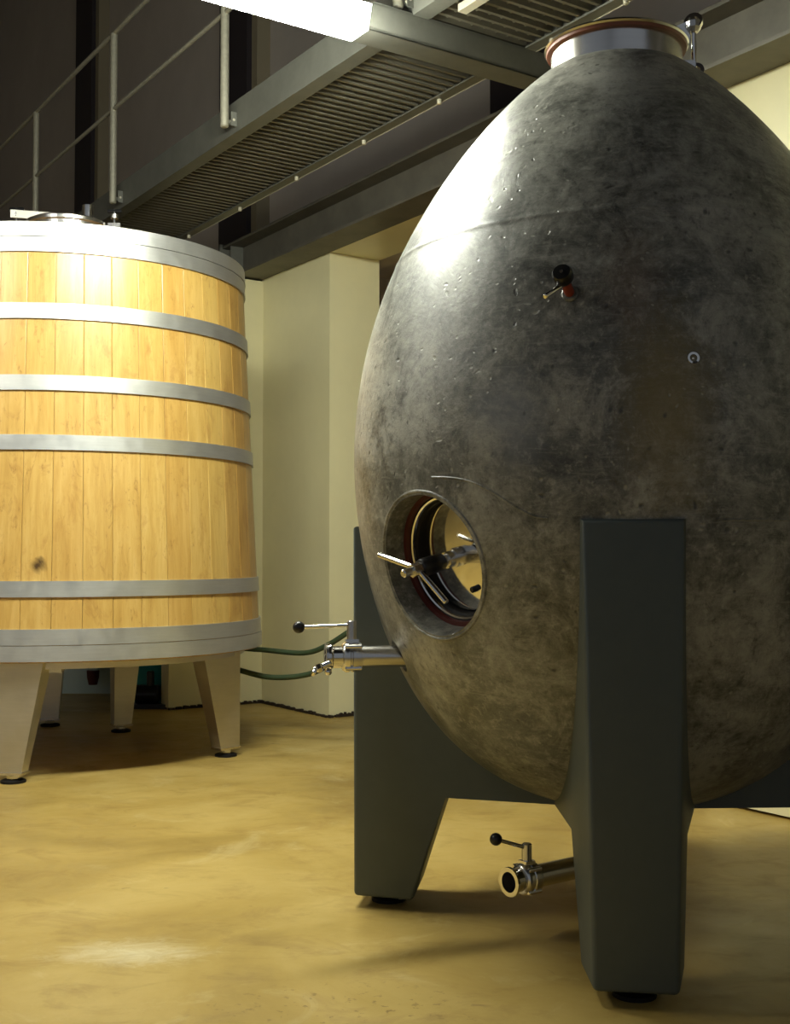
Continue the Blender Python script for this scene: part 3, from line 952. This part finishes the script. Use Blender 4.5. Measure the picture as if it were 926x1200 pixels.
# ------------------------------------------------------------------ hoses
bm = NB(); sweep(bm, [(-0.98, 7.30, 0.016), (-0.975, 7.15, 0.05), (-0.96, 7.0, 0.33), (-0.93, 6.85, 0.455), (-0.76, 6.7, 0.470), (-0.50, 6.55, 0.463), (-0.36, 6.45, 0.515), (-0.20, 6.35, 0.615), (0.05, 6.1, 0.72), (0.35, 5.7, 0.55), (0.5, 5.45, 0.15), (0.62, 5.3, 0.016), (0.9, 5.15, 0.016)], 0.0145)
tag(obj('hose', bm, 'hose', origin=(0.62, 5.3, 0)), 'dark green hose, upper of the two sagging before the cream wall', 'hose', 'green hoses by the wall')
bm = NB(); sweep(bm, [(-0.985, 7.1, 0.016), (-0.975, 6.95, 0.05), (-0.96, 6.72, 0.30), (-0.92, 6.55, 0.385), (-0.84, 6.45, 0.380), (-0.66, 6.35, 0.352), (-0.46, 6.25, 0.375), (-0.30, 6.15, 0.45), (-0.10, 6.0, 0.53), (0.16, 5.75, 0.45), (0.32, 5.5, 0.12), (0.42, 5.38, 0.016), (0.7, 5.2, 0.016)], 0.0145)
tag(obj('hose', bm, 'hose', origin=(0.42, 5.38, 0)), 'dark green hose, lower of the two sagging before the cream wall', 'hose', 'green hoses by the wall')

# ------------------------------------------------------------------ things seen under the vat
pt = thing('bluish_backwall', 'pale blue-grey low cabinet behind the wooden vat, bluish daylight put into its colour', 'backwall', (-2.3, 8.75, 0))  # piece of back wall with bluish daylight put into its colour
bm = NB(); box(bm, (-2.3, 8.65, 0), Vector((1, 0, 0)), Vector((0, 1, 0)), UP, -0.75, 0.44, 0, 0.4, 0.0, 0.95); obj('body', bm, 'paleblue', pt, 0, 0.005)
bm = NB(); box(bm, (-2.3, 8.65, 0), Vector((1, 0, 0)), Vector((0, 1, 0)), UP, -0.78, 0.46, -0.03, 0.43, 0.95, 0.99); obj('top', bm, 'paleblue', pt, 0, 0.005)
tt = thing('drain_tap', 'small pale tap with a dark red spout behind the vat legs', 'tap', (-2.14, 8.55, 0.05))
bm = NB(); rod(bm, (-2.14, 8.66, 0.22), (-2.14, 8.50, 0.20), 0.045, 18); obj('tap_body', bm, 'paleblue', tt)
bm = NB(); lathe(bm, [(0, 0.03), (0.05, 0.042), (0.10, 0.045)], (-2.14, 8.50, 0.08), UP, 18); obj('spout', bm, 'red', tt)
tb = thing('plastic_tub', 'teal plastic tub on the floor behind the vat legs', 'tub', (-1.66, 8.30, 0))
bm = NB(); lathe(bm, [(0.0, 0.0), (0.0, 0.20), (0.30, 0.235), (0.30, 0.22), (0.02, 0.19), (0.02, 0.0)], (-1.66, 8.30, 0), UP, 40, False); obj('bowl', bm, 'teal', tb)
bm = NB(); ringlathe(bm, [(0.29, 0.232), (0.29, 0.25), (0.31, 0.25), (0.31, 0.218)], (-1.66, 8.30, 0), UP, 40); obj('rim', bm, 'teal', tb)
pm = thing('transfer_pump', 'black transfer pump in front of the teal tub under the vat', 'pump', (-1.60, 7.85, 0))
bm = NB(); box(bm, (-1.60, 7.85, 0), Vector((1, 0, 0)), Vector((0, 1, 0)), UP, -0.12, 0.12, -0.07, 0.07, 0, 0.03); obj('base', bm, 'black', pm, 0, 0.005)
bm = NB(); lathe(bm, [(0, 0.04), (0.01, 0.06), (0.15, 0.06), (0.16, 0.05)], (-1.70, 7.85, 0.09), (1, 0, 0), 24); obj('motor', bm, 'black', pm)
bm = NB(); rod(bm, (-1.60, 7.85, 0.12), (-1.60, 7.85, 0.24), 0.025, 16); obj('outlet', bm, 'black', pm)
